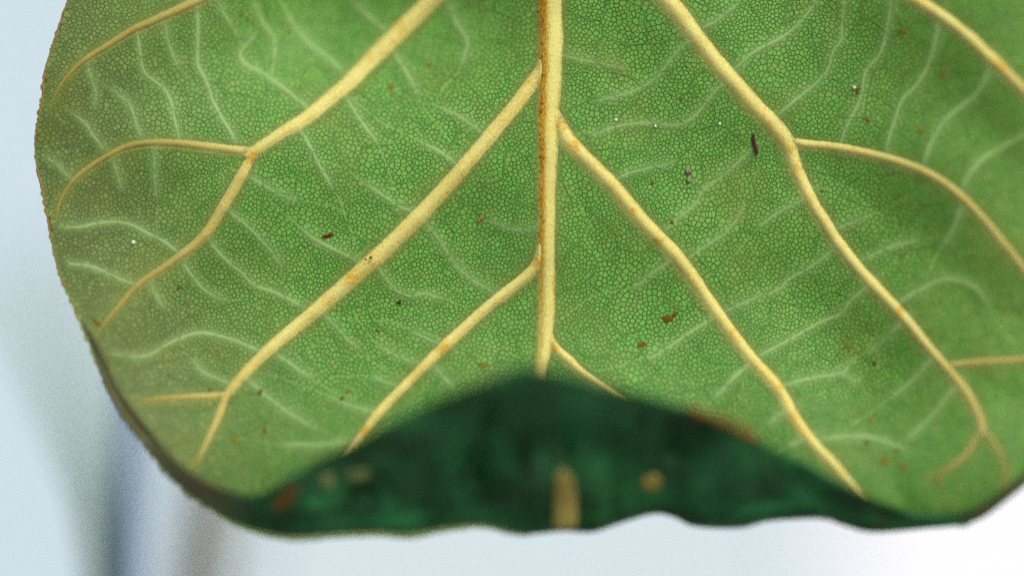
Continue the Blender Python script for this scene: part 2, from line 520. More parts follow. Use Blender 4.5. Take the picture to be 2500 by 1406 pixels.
# pigment of the underside, in sheet coordinates: olive near the left margin, stronger green by the midrib
def pigment(u, v, groove):
    u = np.asarray(u, float); v = np.asarray(v, float)
    a = sm((690 + 190 * sm((v - 480) / 500.0) + 130 * (value_noise(u, v, 260, 11) - 0.5) - u) / 540.0)[:, None]
    r = sm((u - 1750) / 700.0)[:, None]
    b = sm((v - 820) / 380.0)[:, None]
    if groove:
        mid = np.array([0.012, 0.108, 0.004]); olive_tone = np.array([0.058, 0.094, 0.014]); rig = np.array([0.038, 0.125, 0.006]); low = np.array([0.046, 0.150, 0.014])
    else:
        mid = np.array([0.150, 0.375, 0.054]); olive_tone = np.array([0.122, 0.175, 0.046]); rig = np.array([0.125, 0.310, 0.040]); low = np.array([0.076, 0.240, 0.030])
    c = mid * (1 - r) + rig * r
    c = c * (1 - 0.8 * b) + low * 0.8 * b
    c = c * (1 - a) + olive_tone * a
    dm = np.maximum(bil(DM, u, v), 0)
    y = np.exp(-(dm / 12.0) ** 2)[:, None]
    c = c * (1 - 0.55 * y) + np.array([0.17, 0.22, 0.025]) * 0.55 * y
    dc = bil(DC, u, v)
    p = np.exp(-(dc / 13.0) ** 2)[:, None]
    c = c * (1 - 0.55 * p) + np.array([0.20, 0.34, 0.11]) * 0.55 * p
    return c

# ------------------------------------------------------------------ setting
ground_m = mat_plain('ground_soil', (0.20, 0.19, 0.16, 1), (0.30, 0.29, 0.26, 1), 6, 0.9)
gr = link('ground', [(-20, -20, 0), (20, -20, 0), (20, 20, 0), (-20, 20, 0)], [(0, 1, 2, 3)], ground_m, smooth=False)
gr['kind'] = 'structure'

def box(x0, x1, y0, y1, z0, z1):
    v = [(x0, y0, z0), (x1, y0, z0), (x1, y1, z0), (x0, y1, z0), (x0, y0, z1), (x1, y0, z1), (x1, y1, z1), (x0, y1, z1)]
    f = [(0, 3, 2, 1), (4, 5, 6, 7), (0, 1, 5, 4), (1, 2, 6, 5), (2, 3, 7, 6), (3, 0, 4, 7)]
    return v, f

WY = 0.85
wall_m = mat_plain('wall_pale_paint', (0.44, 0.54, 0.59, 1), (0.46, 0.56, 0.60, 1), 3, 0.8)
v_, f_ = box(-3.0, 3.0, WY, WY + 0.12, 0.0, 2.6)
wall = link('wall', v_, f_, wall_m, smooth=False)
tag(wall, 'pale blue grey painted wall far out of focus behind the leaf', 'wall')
panel_m = mat_plain('panel_bright_step', (0.70, 0.71, 0.74, 1), (0.72, 0.73, 0.76, 1), 3, 0.7)  # added panel; backdrop brightening to the right is put into its colour
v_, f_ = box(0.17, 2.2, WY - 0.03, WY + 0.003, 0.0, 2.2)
panel = link('added_bright_panel', v_, f_, panel_m, smooth=False)
tag(panel, 'added white panel whose colour makes the blurred backdrop brighten towards the right', 'panel')

board_m = mat_plain('board_mid_step', (0.48, 0.57, 0.60, 1), (0.50, 0.59, 0.62, 1), 3, 0.7)  # added board; middle step of the same light gradient, held in its colour
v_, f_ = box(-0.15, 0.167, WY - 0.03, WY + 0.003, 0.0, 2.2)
board = link('added_mid_board', v_, f_, board_m, smooth=False)
tag(board, 'added pale grey board, middle step of the brightness painted across the backdrop', 'board')

def at(u, v, y):
    """world point on the ray of pixel (u, v) at depth plane y"""
    s = (D + y) / D
    return Vector(((u - 1250) * K * s, y, Z0 + (703 - v) * K * s))

def stem(name, path, radii, mat, label, cat, group=None, sides=14):
    pts = [Vector(p) for p in path]
    verts, faces = [], []
    for i, p in enumerate(pts):
        t = (pts[min(i + 1, len(pts) - 1)] - pts[max(i - 1, 0)]).normalized()
        a = t.cross(Vector((0, 1, 0))).normalized()
        b = t.cross(a).normalized()
        for k in range(sides):
            an = 2 * math.pi * k / sides
            verts.append(tuple(p + (a * math.cos(an) + b * math.sin(an)) * radii[i]))
    for i in range(len(pts) - 1):
        for k in range(sides):
            faces.append((i * sides + k, i * sides + (k + 1) % sides, (i + 1) * sides + (k + 1) % sides, (i + 1) * sides + k))
    faces.append(tuple(range(sides - 1, -1, -1)))
    faces.append(tuple((len(pts) - 1) * sides + k for k in range(sides)))
    o = link(name, verts, faces, mat)
    return tag(o, label, cat, group)

def stem_path(knots, y_of):
    out = []
    for (u, v) in knots:
        out.append(at(u, v, y_of(v)))
    base = out[-1].copy()
    base.z = -0.01
    for k in (0.35, 0.7, 1.0):
        out.append(out[len(knots) - 1].lerp(base, k))
    return out

stem_m = mat_plain('stem_green', (0.06, 0.13, 0.02, 1), (0.085, 0.16, 0.03, 1), 60, 0.6)
pth = stem_path([(50, 620), (110, 800), (160, 940), (205, 1080), (236, 1220), (250, 1380), (254, 1500)], lambda v: 0.11 + 0.20 * max(0, (1260 - v)) / 500)
stem('seedling', pth, [0.0030, 0.0038, 0.0042, 0.0042, 0.0038, 0.0034, 0.0034, 0.005, 0.006, 0.007], stem_m,
     'blurred dark green plant stem leaning behind the lower left edge of the leaf', 'stem')
pole_m = mat_plain('pole_blue', (0.29, 0.39, 0.58, 1), (0.32, 0.42, 0.60, 1), 20, 0.5)
pth = stem_path([(318, 560), (317, 760), (316, 960), (315, 1160), (314, 1360), (313, 1520)], lambda v: 0.10)
stem('plant_stake', pth, [0.0030] * 9, pole_m, 'blurred pale blue stake standing between the dark stem and the brown cane', 'stake')
cane_m = mat_plain('cane_brown', (0.24, 0.225, 0.17, 1), (0.28, 0.26, 0.20, 1), 30, 0.7)
pth = stem_path([(540, 1100), (520, 1200), (500, 1300), (488, 1400), (480, 1520)], lambda v: 0.17)
stem('cane', pth, [0.0066, 0.0068, 0.007, 0.0072, 0.0074, 0.0074, 0.0074, 0.0074], cane_m, 'blurred greyish brown cane standing behind the lower left fold of the leaf', 'cane')

# ------------------------------------------------------------------ the leaf
leaf = bpy.data.objects.new('fig_leaf', None)
C.objects.link(leaf)
tag(leaf, 'large green leaf seen from its veined underside with the dark tip curled up in front', 'leaf')

# blade: sheet of quads between its two margins
vr = np.concatenate([np.arange(-980, -140, 24.0), np.arange(-140, 1247, 6.5)])
nc = 400
uu = np.zeros((len(vr), nc)); vv = np.zeros((len(vr), nc))
for j, v in enumerate(vr):
    ins = 0.0 if v < 740 else min(12.0, (v - 740) * 0.12)
    t = np.linspace(0, 1, nc)
    jag = 2.2 * (value_noise(np.array([v]), np.array([0]), 9, 21)[0] - 0.5) + 5 * (value_noise(np.array([v]), np.array([0]), 46, 22)[0] - 0.5)
    uu[j] = (xl(v) + ins + jag) * (1 - t) + (xr(v) - ins) * t
    vv[j] = v
hh = depth(uu, vv)
bp = P(uu, vv, hh).reshape(-1, 3)
idx = np.arange(len(vr) * nc).reshape(len(vr), nc)
fc = np.stack([idx[:-1, :-1], idx[1:, :-1], idx[1:, 1:], idx[:-1, 1:]], -1).reshape(-1, 4)
blade = link('blade', bp, fc, [M_UNDER, M_UPPER], leaf)
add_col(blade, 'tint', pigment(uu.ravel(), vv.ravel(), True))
so_ = blade.modifiers.new('thickness', 'SOLIDIFY')
so_.thickness = 0.0006
so_.offset = -1
so_.material_offset = 1
so_.material_offset_rim = 0
print('blade normal y', blade.data.polygons[1000].normal.y)

# areoles: the raised cells between the finest veinlets, each its own little domed polygon
def veinlets(cu, cv):
    """low soft ridges of the vein order between the cross veins and the areoles"""
    from mathutils.geometry import delaunay_2d_cdt
    pts = [Vector((float(a), float(b))) for a, b in zip(cu, cv)]
    vs3, _, fs, *_ = delaunay_2d_cdt(pts, [], [], 0, 1e-6)
    cc, edge = [], {}
    for k, f in enumerate(fs):
        a, b, c = (vs3[q] for q in f)
        d = 2 * (a.x * (b.y - c.y) + b.x * (c.y - a.y) + c.x * (a.y - b.y))
        ux = (a.length_squared * (b.y - c.y) + b.length_squared * (c.y - a.y) + c.length_squared * (a.y - b.y)) / d
        uy = (a.length_squared * (c.x - b.x) + b.length_squared * (a.x - c.x) + c.length_squared * (b.x - a.x)) / d
        cc.append((ux, uy))
        for q in range(3):
            e = tuple(sorted((f[q], f[(q + 1) % 3])))
            edge.setdefault(e, []).append(k)
    U, V, H, F = [], [], [], []
    for e, ks in edge.items():
        if len(ks) != 2:
            continue
        a, b = np.array(cc[ks[0]]), np.array(cc[ks[1]])
        L = np.linalg.norm(b - a)
        m = (a + b) / 2
        if L < 4 or L > 85 or m[1] < -110 or m[1] > 1240 or m[0] < xl(m[1]) + 12 or m[0] > min(2600, xr(m[1]) - 12):
            continue
        n = max(2, int(L / 9))
        d = (b - a) / L
        nn = np.array([-d[1], d[0]])
        wd = random.uniform(1.1, 2.1)
        b0 = len(U)
        for q in range(n + 1):
            c = a + (b - a) * q / n
            for o, hh_ in ((-1.6, -0.00001), (-0.7, 0.00008), (0.7, 0.00008), (1.6, -0.00001)):
                U.append(c[0] + nn[0] * o * wd); V.append(c[1] + nn[1] * o * wd); H.append(hh_)
        for q in range(n):
            for o in range(3):
                i0 = b0 + q * 4 + o
                F.append((i0, i0 + 1, i0 + 5, i0 + 4))
    U = np.array(U); V = np.array(V)
    o = link('veinlet', P(U, V, depth(U, V) + np.array(H)), F, M_AREOLE, leaf)
    add_col(o, 'tint', 0.30 * pigment(U, V, False) + 0.70 * pigment(U, V, True))
    o['kind'] = 'stuff'

def build_areoles():
    S = 10.9
    us, vs_ = [], []
    rows = np.arange(-150, 1285, S * 0.87)
    for j, v in enumerate(rows):
        u = np.arange(-40, 2840, S) + (S / 2 if j % 2 else 0)
        us.append(u); vs_.append(np.full(len(u), v))
    u = np.concatenate(us); v = np.concatenate(vs_)
    u = u + S * 0.42 * rng.normal(size=len(u)); v = v + S * 0.42 * rng.normal(size=len(v))
    u2 = u + 40 * (value_noise(u, v, 150, 31) - 0.5)
    v2 = v + 40 * (value_noise(u, v, 150, 32) - 0.5)
    u, v = u2, v2
    fold = np.array(FOLD, float)
    top = np.interp(u, fold[:, 2], fold[:, 3], left=2000, right=2000)
    keep = (u > xl(v) + 6) & (u < np.minimum(xr(v) - 6, 2640)) & (v > -120) & (v < np.maximum(np.where((u > 650) & (u < 2300), top + 70, 1275), 0)) & (v < 1275)
    keep &= bil(DM, u, v) > -6
    u, v = u[keep], v[keep]
    N = len(u)
    # coarse meshes of the next vein order
    CS = 74.0
    cu, cv = [], []
    for j, y in enumerate(np.arange(-250, 1400, CS * 0.87)):
        x = np.arange(-150, 2900, CS) + (CS / 2 if j % 2 else 0)
        cu.append(x); cv.append(np.full(len(x), y))
    cu = np.concatenate(cu); cv = np.concatenate(cv)
    cu = cu + CS * 0.27 * rng.normal(size=len(cu)); cv = cv + CS * 0.27 * rng.normal(size=len(cv))
    def tessellate(u, v, R):
        N = len(u)
        cell = {}
        B = 16.0
        ku = np.floor(u / B).astype(int).tolist(); kv = np.floor(v / B).astype(int).tolist()
        for i in range(N):
            cell.setdefault((ku[i], kv[i]), []).append(i)
        ul = u.tolist(); vl = v.tolist()
        circ = [(R * math.cos(k * math.pi / 4 + 0.3), R * math.sin(k * math.pi / 4 + 0.3)) for k in range(8)]
        polys = []
        for i in range(N):
            x, y = ul[i], vl[i]
            nb = []
            a, b = ku[i], kv[i]
            for da in (-1, 0, 1):
                for db in (-1, 0, 1):
                    for j in cell.get((a + da, b + db), ()):
                        if j != i:
                            dx = ul[j] - x; dy = vl[j] - y
                            q = dx * dx + dy * dy
                            if 0.01 < q < 700:
                                nb.append((q, dx, dy))
            nb.sort()
            poly = circ
            planes = [(dx, dy, q / 2) for q, dx, dy in nb[:11]]
            for (dx, dy, q) in planes:
                if q > math.hypot(dx, dy) * R:
                    continue
                new = []
                m = len(poly)
                for k in range(m):
                    p, r_ = poly[k], poly[(k + 1) % m]
                    sp = p[0] * dx + p[1] * dy - q
                    sr = r_[0] * dx + r_[1] * dy - q
                    if sp <= 0:
                        new.append(p)
                    if (sp < 0 < sr) or (sr < 0 < sp):
                        t = sp / (sp - sr)
                        new.append((p[0] + (r_[0] - p[0]) * t, p[1] + (r_[1] - p[1]) * t))
                poly = new
                if len(poly) < 3:
                    break
            if len(poly) < 3:
                polys.append((x, y, None))
                continue
            gx = sum(p[0] for p in poly) / len(poly); gy = sum(p[1] for p in poly) / len(poly)
            polys.append((x + gx, y + gy, [(p[0] - gx, p[1] - gy) for p in poly]))
        return polys
    cul = cu.tolist(); cvl = cv.tolist()
    first = tessellate(u, v, 12.0)
    u = 0.45 * u + 0.55 * np.array([p[0] for p in first]); v = 0.45 * v + 0.55 * np.array([p[1] for p in first])
    polys = [p for p in tessellate(u, v, 13.0) if p[2] is not None]
    # assemble
    U, V, H, F, tint = [], [], [], [], []
    rid = rng.random((len(polys), 3))
    for i, (x, y, poly) in enumerate(polys):
        m = len(poly)
        b0 = len(U)
        r = sum(math.hypot(*p) for p in poly) / m
        k1 = max(0.5, 1 - (0.85 + 0.55 * rid[i, 2]) / r)
        k2 = max(0.35, 1 - (1.45 + 0.55 * rid[i, 2]) / r)
        hgt = 0.00003 + 0.00002 * rid[i, 0]
        for p in poly:
            U.append(x + p[0] * k1); V.append(y + p[1] * k1); H.append(-0.00004)
        for p in poly:
            U.append(x + p[0] * k2); V.append(y + p[1] * k2); H.append(hgt)
        U.append(x); V.append(y); H.append(hgt + 0.000004)
        for k in range(m):
            kk = (k + 1) % m
            F.append((b0 + k, b0 + kk, b0 + m + kk, b0 + m + k))
            F.append((b0 + m + k, b0 + m + kk, b0 + 2 * m))
        tint.extend([i] * (2 * m + 1))
    U = np.array(U); V = np.array(V); H = np.array(H); tint = np.array(tint)
    pts = P(U, V, depth(U, V) + H)
    o = link('areole', pts, F, M_AREOLE, leaf, smooth=False)
    col = pigment(U, V, False)
    q = rid[tint]
    patch = value_noise(U, V, 85, 41)
    col = col * (0.86 + 0.26 * q[:, :1]) * (0.90 + 0.2 * patch[:, None])
    warm = (np.clip(q[:, 1] * 1.5 - 0.85, 0, 1) + 0.5 * np.clip(patch - 0.55, 0, 1))[:, None] * 0.75
    col = col * (1 - warm) + np.array([0.25, 0.30, 0.075]) * warm
    add_col(o, 'tint', col)
    o['kind'] = 'stuff'
    veinlets(cu, cv)
    n = o.data.polygons
    print('areoles', len(polys), 'normal y', sum(n[k].normal.y for k in range(1, 2000, 2)) / 1000)
    return o
build_areoles()

# veins: raised half-round ribs along their traced lines
def rib(name, pts, mat, parent, height=0.5, segs=10, stain=None, step=6, sink=0.00025, wob=0.05, seed=0, line=None, rise=0):
    ln = catmull(pts, step) if line is None else line
    n = len(ln)
    tg = np.gradient(ln[:, :2], axis=0)
    tg /= np.linalg.norm(tg, axis=1)[:, None] + 1e-9
    nx, ny = -tg[:, 1], tg[:, 0]
    s = np.concatenate([[0], np.cumsum(np.hypot(*np.diff(ln[:, :2], axis=0).T))])
    w = np.maximum(ln[:, 2], 1.2) * 1.10
    w = w * (1 + wob * 2 * (value_noise(s, np.full(n, seed * 77.0), 34, 51) - 0.5))
    if rise:
        w = w * (1 + 0.22 * np.exp(-(s / rise) ** 2))
    cx = ln[:, 0] + 0.04 * w * 2 * (value_noise(s, np.full(n, seed * 31.0), 55, 52) - 0.5)
    cy = ln[:, 1]
    ang = np.linspace(0, math.pi, segs + 1)
    U = cx[:, None] + nx[:, None] * np.cos(ang)[None] * w[:, None] / 2
    V = cy[:, None] + ny[:, None] * np.cos(ang)[None] * w[:, None] / 2
    base = depth(U, V)
    bm = base.max(axis=1, keepdims=True) * 0 + depth(cx, cy)[:, None]
    f = (0.5 + 0.5 * np.cos(math.pi * np.cos(ang)))[None] ** 0.62
    if rise:
        f = f * sm((s + 4) / (rise * 1.1))[:, None]
    H = base * (1 - f) + bm * f - sink + f * (w[:, None] * K * height + sink)
    pts3 = P(U, V, H).reshape(-1, 3)
    idx = np.arange(n * (segs + 1)).reshape(n, segs + 1)
    fc = np.stack([idx[:-1, :-1], idx[:-1, 1:], idx[1:, 1:], idx[1:, :-1]], -1).reshape(-1, 4)
    o = link(name, pts3, fc, mat, parent)
    uvl = o.data.uv_layers.new(name='UVMap')
    uvv = np.stack([np.repeat(s / 100 + seed * 3.7, segs + 1), np.tile(np.cos(ang), n)], -1)
    li = np.zeros(len(o.data.loops), dtype=np.int32)
    o.data.loops.foreach_get('vertex_index', li)
    uvl.data.foreach_set('uv', uvv[li].astype(np.float32).ravel())
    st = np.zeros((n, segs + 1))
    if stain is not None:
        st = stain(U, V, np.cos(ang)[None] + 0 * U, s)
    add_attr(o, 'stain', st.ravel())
    add_col(o, 'tint', pigment(U.ravel(), V.ravel(), False) * 0.8)
    ed = 0.85 * sm((740 - U) / 420.0) + 0.55 * sm((22 - w[:, None]) / 14.0) + 0.55 * sm((U - 2000) / 450.0) * sm((40 - w[:, None]) / 10.0)
    add_attr(o, 'dull', np.clip(ed, 0, 0.88).ravel())
    return o, ln

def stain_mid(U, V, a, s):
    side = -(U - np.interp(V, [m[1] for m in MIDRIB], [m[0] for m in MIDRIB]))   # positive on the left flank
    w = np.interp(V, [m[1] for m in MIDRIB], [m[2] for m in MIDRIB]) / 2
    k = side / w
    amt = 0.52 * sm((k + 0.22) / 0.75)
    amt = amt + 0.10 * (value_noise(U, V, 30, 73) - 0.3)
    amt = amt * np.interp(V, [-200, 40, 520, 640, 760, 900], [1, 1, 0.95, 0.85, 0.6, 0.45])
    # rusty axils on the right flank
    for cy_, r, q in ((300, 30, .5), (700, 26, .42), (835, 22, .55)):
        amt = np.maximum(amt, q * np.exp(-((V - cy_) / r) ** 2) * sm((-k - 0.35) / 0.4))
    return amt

def stain_blobs(blobs):
    def f(U, V, a, s):
        amt = 0.06 + 0.30 * np.clip(value_noise(U, V, 70, 71) - 0.5, 0, 1)
        amt = amt + 0.13 * sm((np.abs(a) - 0.35) / 0.4) * (value_noise(U, V, 110, 72))
        for (x, y, r, q) in blobs:
            amt = np.maximum(amt, 0.8 * q * np.exp(-((U - x) ** 2 + (V - y) ** 2) / r ** 2))
        return amt
    return f

BLOBS = [(855, 675, 26, .52), (800, 735, 24, .36), (735, 500, 20, .2), (1085, 850, 28, .5), (890, 1050, 22, .5), (1010, 925, 16, .3),
         (1405, 355, 20, .55), (1380, 300, 22, .6), (1545, 515, 9, .6), (1605, 590, 14, .5), (1930, 365, 12, .6), (1950, 410, 20, .4), (2355, 490, 14, .55), (2198, 757, 13, .6),
         (1790, 815, 22, .42), (1908, 940, 12, .5), (1935, 1020, 26, .42), (615, 385, 20, .6), (690, 305, 12, .35), (2445, 165, 26, .5), (1310, 640, 22, .5), (1295, 200, 12, .4),
         (545, 505, 60, .22), (385, 660, 30, .35), (2245, 850, 14, .5), (2340, 930, 24, .3), (300, 75, 60, .22), (905, 142, 14, .4), (975, 70, 22, .35), (1355, 850, 14, .6)]
stb = stain_blobs(BLOBS)

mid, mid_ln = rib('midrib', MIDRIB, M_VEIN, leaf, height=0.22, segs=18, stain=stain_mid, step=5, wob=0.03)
lines_for_hair = [mid_ln]
k = 1
for L in LATERAL:
    main, ln = rib('lateral_vein', L[0], M_VEIN, leaf, height=0.20, segs=14, stain=stb, seed=k); k += 1
    lines_for_hair.append(ln)
    for b in L[1:]:
        o, ln = rib('vein_branch', b, M_VEIN, main, height=0.18, segs=12, stain=stb, seed=k, rise=14); k += 1
        lines_for_hair.append(ln)

def mat_cross():
    m = NT('cross_vein_pale')
    uv = m.n('ShaderNodeUVMap')
    sep = m.n('ShaderNodeSeparateXYZ')
    m.l(uv.outputs[0], sep.inputs[0])
    ab = m.n('ShaderNodeMath', operation='ABSOLUTE')
    m.l(sep.outputs[1], ab.inputs[0])
    n = m.noise(160, 3)
    col = m.mix(m.ramp(n, 0.35, 0.7), (0.195, 0.300, 0.070, 1), (0.245, 0.34, 0.100, 1))
    col = m.mix(m.ramp(ab.outputs[0], 0.10, 0.9, 0.42, 1.0), col, m.attr('tint').outputs['Color'])
    m.l(col, m.p.inputs['Base Color'])
    m.set(Roughness=0.65)
    m.bump(m.noise(1500, 2), 0.3, 0.0002)
    return m.m
M_CROSS = mat_cross()
for i, (w, p) in enumerate(CROSS + CROSS_EXT):
    n = len(p)
    ext = i >= len(CROSS)
    pts = []
    for j, (x, y) in enumerate(p):
        t = j / (n - 1)
        pts.append((x, y, w * (1.15 if ext or 0.1 < t < 0.9 else 0.85) * (0.6 if ext and t > 0.7 else 1)))
    rib('cross_vein', None, M_CROSS, leaf, height=0.05 if not ext else 0.03, segs=8, seed=200 + i, wob=0.22, sink=0.00010, line=polyline(pts, 5))

# downy hairs standing off the flanks of the larger veins
def hairs():
    V3, F = [], []
    for ln in lines_for_hair:
        for i in range(len(ln) - 1):
            x, y, w = ln[i]
            if y < -60 or y > 1200 or x < 60 or x > 2560:
                continue
            t = ln[i + 1][:2] - ln[i][:2]
            L = np.linalg.norm(t)
            if L < 1e-6:
                continue
            t = t / L
            nrm = np.array([-t[1], t[0]])
            for s in (-1, 1):
                for q in range(int(L * 0.45) + 1):
                    f = random.random()
                    px = x + t[0] * L * f; py = y + t[1] * L * f
                    off = w * random.uniform(0.36, 0.48)
                    ln_ = random.uniform(8, 20) * (0.75 if w < 30 else 1)
                    d = nrm * s + t * random.uniform(-0.7, 0.7)
                    d = d / np.linalg.norm(d)
                    a = np.array([px, py]) + nrm * s * off
                    b = a + d * ln_
                    sd = np.array([-d[1], d[0]]) * random.uniform(0.30, 0.5)
                    V3.append((a[0] + sd[0], a[1] + sd[1], 0.15 * w * K)); V3.append((a[0] - sd[0], a[1] - sd[1], 0.15 * w * K))
                    V3.append((b[0], b[1], random.uniform(0.0002, 0.0011)))
                    F.append((len(V3) - 3, len(V3) - 2, len(V3) - 1))
    A = np.array(V3)
    pts = P(A[:, 0], A[:, 1], depth(A[:, 0], A[:, 1]) + A[:, 2])
    hm = NT('vein_hair')
    hm.p.inputs['Base Color'].default_value = (0.40, 0.46, 0.17, 1)
    hm.set(Roughness=0.6)
    hm.translucent((0.40, 0.46, 0.17, 1), 0.6)
    o = link('vein_hair', pts, F, hm.m, leaf, smooth=False)
    o['kind'] = 'stuff'
    print('hairs', len(F))
hairs()

# margin: thin dry rim along the free left edge
rim_m = mat_plain('leaf_margin', lin(112, 104, 52), lin(138, 96, 52), 900, 0.7)
def margin(side, v0, v1):
    vs2 = np.arange(v0, v1, 3.0)
    jag = 2.2 * (value_noise(vs2, np.zeros(len(vs2)), 9, 21) - 0.5) + 5 * (value_noise(vs2, np.zeros(len(vs2)), 46, 22) - 0.5)
    u = xl(vs2) + jag if side < 0 else xr(vs2)
    h = depth(u, vs2) - 0.0003
    c = P(u, vs2, h)
    m = 6
    V3, F = [], []
    for i in range(len(c)):
        r = 0.00030 * (0.8 + 0.5 * random.random())
        for q in range(m):
            an = 2 * math.pi * q / m
            V3.append((c[i][0] + r * math.cos(an), c[i][1] + r * math.sin(an) * 1.3, c[i][2]))
    for i in range(len(c) - 1):
        for q in range(m):
            F.append((i * m + q, i * m + (q + 1) % m, (i + 1) * m + (q + 1) % m, (i + 1) * m + q))
    link('margin', V3, F, rim_m, leaf)
margin(-1, -900, 775)
margin(1, -900, 900)

# the tip rolls forward: fold line at the bottom, free margin on top, upper side showing
fold = catmull([tuple(map(float, q)) for q in FOLD], 7)
flap_pts = []
def build_flap():
    n = len(fold)
    prof = [('back', q) for q in (0, .5)] + [('roll', q) for q in np.linspace(0, 1, 13)] + [('up', q) for q in np.linspace(0.04, 1, 36)]
    m = len(prof)
    U = np.zeros((n, m)); V = np.zeros((n, m)); H = np.zeros((n, m))
    Fx, Fy, Tx, Ty = fold.T
    dx, dy = Tx - Fx, Ty - Fy
    L = np.hypot(dx, dy) + 1e-6
    ex, ey = dx / L, dy / L
    r = np.minimum(0.36 * L, 44)
    hb = depth(Fx + ex * r, Fy + ey * r) - 0.0007
    for j, (kind, q) in enumerate(prof):
        if kind == 'back':
            a = r + (1 - q) * 46
            h = np.minimum(hb, depth(Fx + ex * a, Fy + ey * a) - 0.0009) if q == 0 else np.minimum(hb, depth(Fx + ex * a, Fy + ey * a) - 0.0008)
        elif kind == 'roll':
            ph = math.pi * q
            a = r * (1 - math.sin(ph)); h = hb + r * K * (1 - math.cos(ph)) * 1.0
        else:
            a = r + (L - r) * q
            h = hb + 2 * r * K + 0.85 * (L - r) * K * q ** 1.15
        x = Fx + ex * a; y = Fy + ey * a
        if kind == 'up':
            fade = min(1, q * 3) * np.minimum(1, L / 120)
            h = h + fade * (0.0075 * (value_noise(x, y, 130, 61) - 0.5) + 0.0034 * (value_noise(x, y, 55, 62) - 0.5))
            # sunken veins of the upper side
            h = h - fade * 0.0018 * np.exp(-((x - 1372) / 34.0) ** 2)
            for (x0, x1) in ((1215, 1130), (1545, 1600), (860, 900), (1900, 1960)):
                xc = x0 + (x1 - x0) * (y - 950) / 330
                h = h - fade * 0.0011 * np.exp(-((x - xc) / 30.0) ** 2)
        U[:, j] = x; V[:, j] = y; H[:, j] = h
    pts = P(U, V, H).reshape(-1, 3)
    idx = np.arange(n * m).reshape(n, m)
    fc = np.stack([idx[:-1, :-1], idx[1:, :-1], idx[1:, 1:], idx[:-1, 1:]], -1).reshape(-1, 4)
    o = link('folded_tip', pts, fc, [M_UPPER, M_UNDER], leaf)
    mid_i = (n // 2) * (m - 1) + 30
    ny = o.data.polygons[mid_i].normal.y
    print('flap normal y', ny)
    if ny > 0:
        o.data.flip_normals()
    add_col(o, 'tint', pigment(U.ravel(), V.ravel(), True))
    add_attr(o, 'olive_tone', (0.9 * sm((640 - U) / 160.0) + 0.5 * sm((U - 2300) / 100.0)).ravel())
    s = o.modifiers.new('thickness', 'SOLIDIFY')
    s.thickness = 0.0006
    s.offset = -1
    s.material_offset = 1
    s.material_offset_rim = 0
    o['label'] = 'dark glossy upper side of the curled leaf tip'
    return U[:, 15:], V[:, 15:], H[:, 15:]
fU, fV, fH = build_flap()

# added tube along the fold bottom, light at the thin edge painted pale green
lip_m = mat_plain('fold_light_rim', lin(150, 172, 112), lin(172, 190, 128), 200, 0.6, 0.35)
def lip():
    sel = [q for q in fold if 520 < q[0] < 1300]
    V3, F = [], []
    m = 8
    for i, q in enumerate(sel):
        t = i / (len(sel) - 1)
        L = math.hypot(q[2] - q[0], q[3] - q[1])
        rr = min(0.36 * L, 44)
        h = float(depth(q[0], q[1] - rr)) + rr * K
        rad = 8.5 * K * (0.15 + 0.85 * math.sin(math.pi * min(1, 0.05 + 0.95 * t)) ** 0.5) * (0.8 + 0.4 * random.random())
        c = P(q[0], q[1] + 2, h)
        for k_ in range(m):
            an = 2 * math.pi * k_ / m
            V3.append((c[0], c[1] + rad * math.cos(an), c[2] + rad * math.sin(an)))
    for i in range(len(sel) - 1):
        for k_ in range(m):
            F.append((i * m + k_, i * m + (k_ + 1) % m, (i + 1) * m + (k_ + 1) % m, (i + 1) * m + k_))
    link('fold_light_rim', V3, F, lip_m, leaf)
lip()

def flap_depth(u, v):
    d = (fU - u) ** 2 + (fV - v) ** 2
    o = np.argsort(d.ravel())[:6]
    w = 1 / (d.ravel()[o] + 4)
    return float((fH.ravel()[o] * w).sum() / w.sum())

def flap_patch(name, outline, mat, lift=0.0005, parent=leaf):
    """a low domed patch lying on the folded tip, outline in photograph pixels"""
    cx = sum(p[0] for p in outline) / len(outline); cy = sum(p[1] for p in outline) / len(outline)
    V3, F = [], []
    m = len(outline)
    for (kk, lf) in ((1.0, -0.0002), (0.8, lift * 0.7), (0.4, lift)):
        for (x, y) in outline:
            a, b = cx + (x - cx) * kk, cy + (y - cy) * kk
            V3.append(tuple(P(a, b, flap_depth(a, b) + lf)))
    V3.append(tuple(P(cx, cy, flap_depth(cx, cy) + lift)))
    for ring in range(2):
        for q in range(m):
            F.append((ring * m + q, ring * m + (q + 1) % m, (ring + 1) * m + (q + 1) % m, (ring + 1) * m + q))
    for q in range(m):
        F.append((2 * m + q, 2 * m + (q + 1) % m, 3 * m))
    return link(name, V3, F, mat, parent)

def oval(cx, cy, rx, ry, rot=0.0, n=20, rough=0.18):
    out = []
    for q in range(n):
        a = 2 * math.pi * q / n
        r = 1 + rough * (random.random() - 0.5) * 2
        x, y = rx * r * math.cos(a), ry * r * math.sin(a)
        out.append((cx + x * math.cos(rot) - y * math.sin(rot), cy + x * math.sin(rot) + y * math.cos(rot)))
    return out

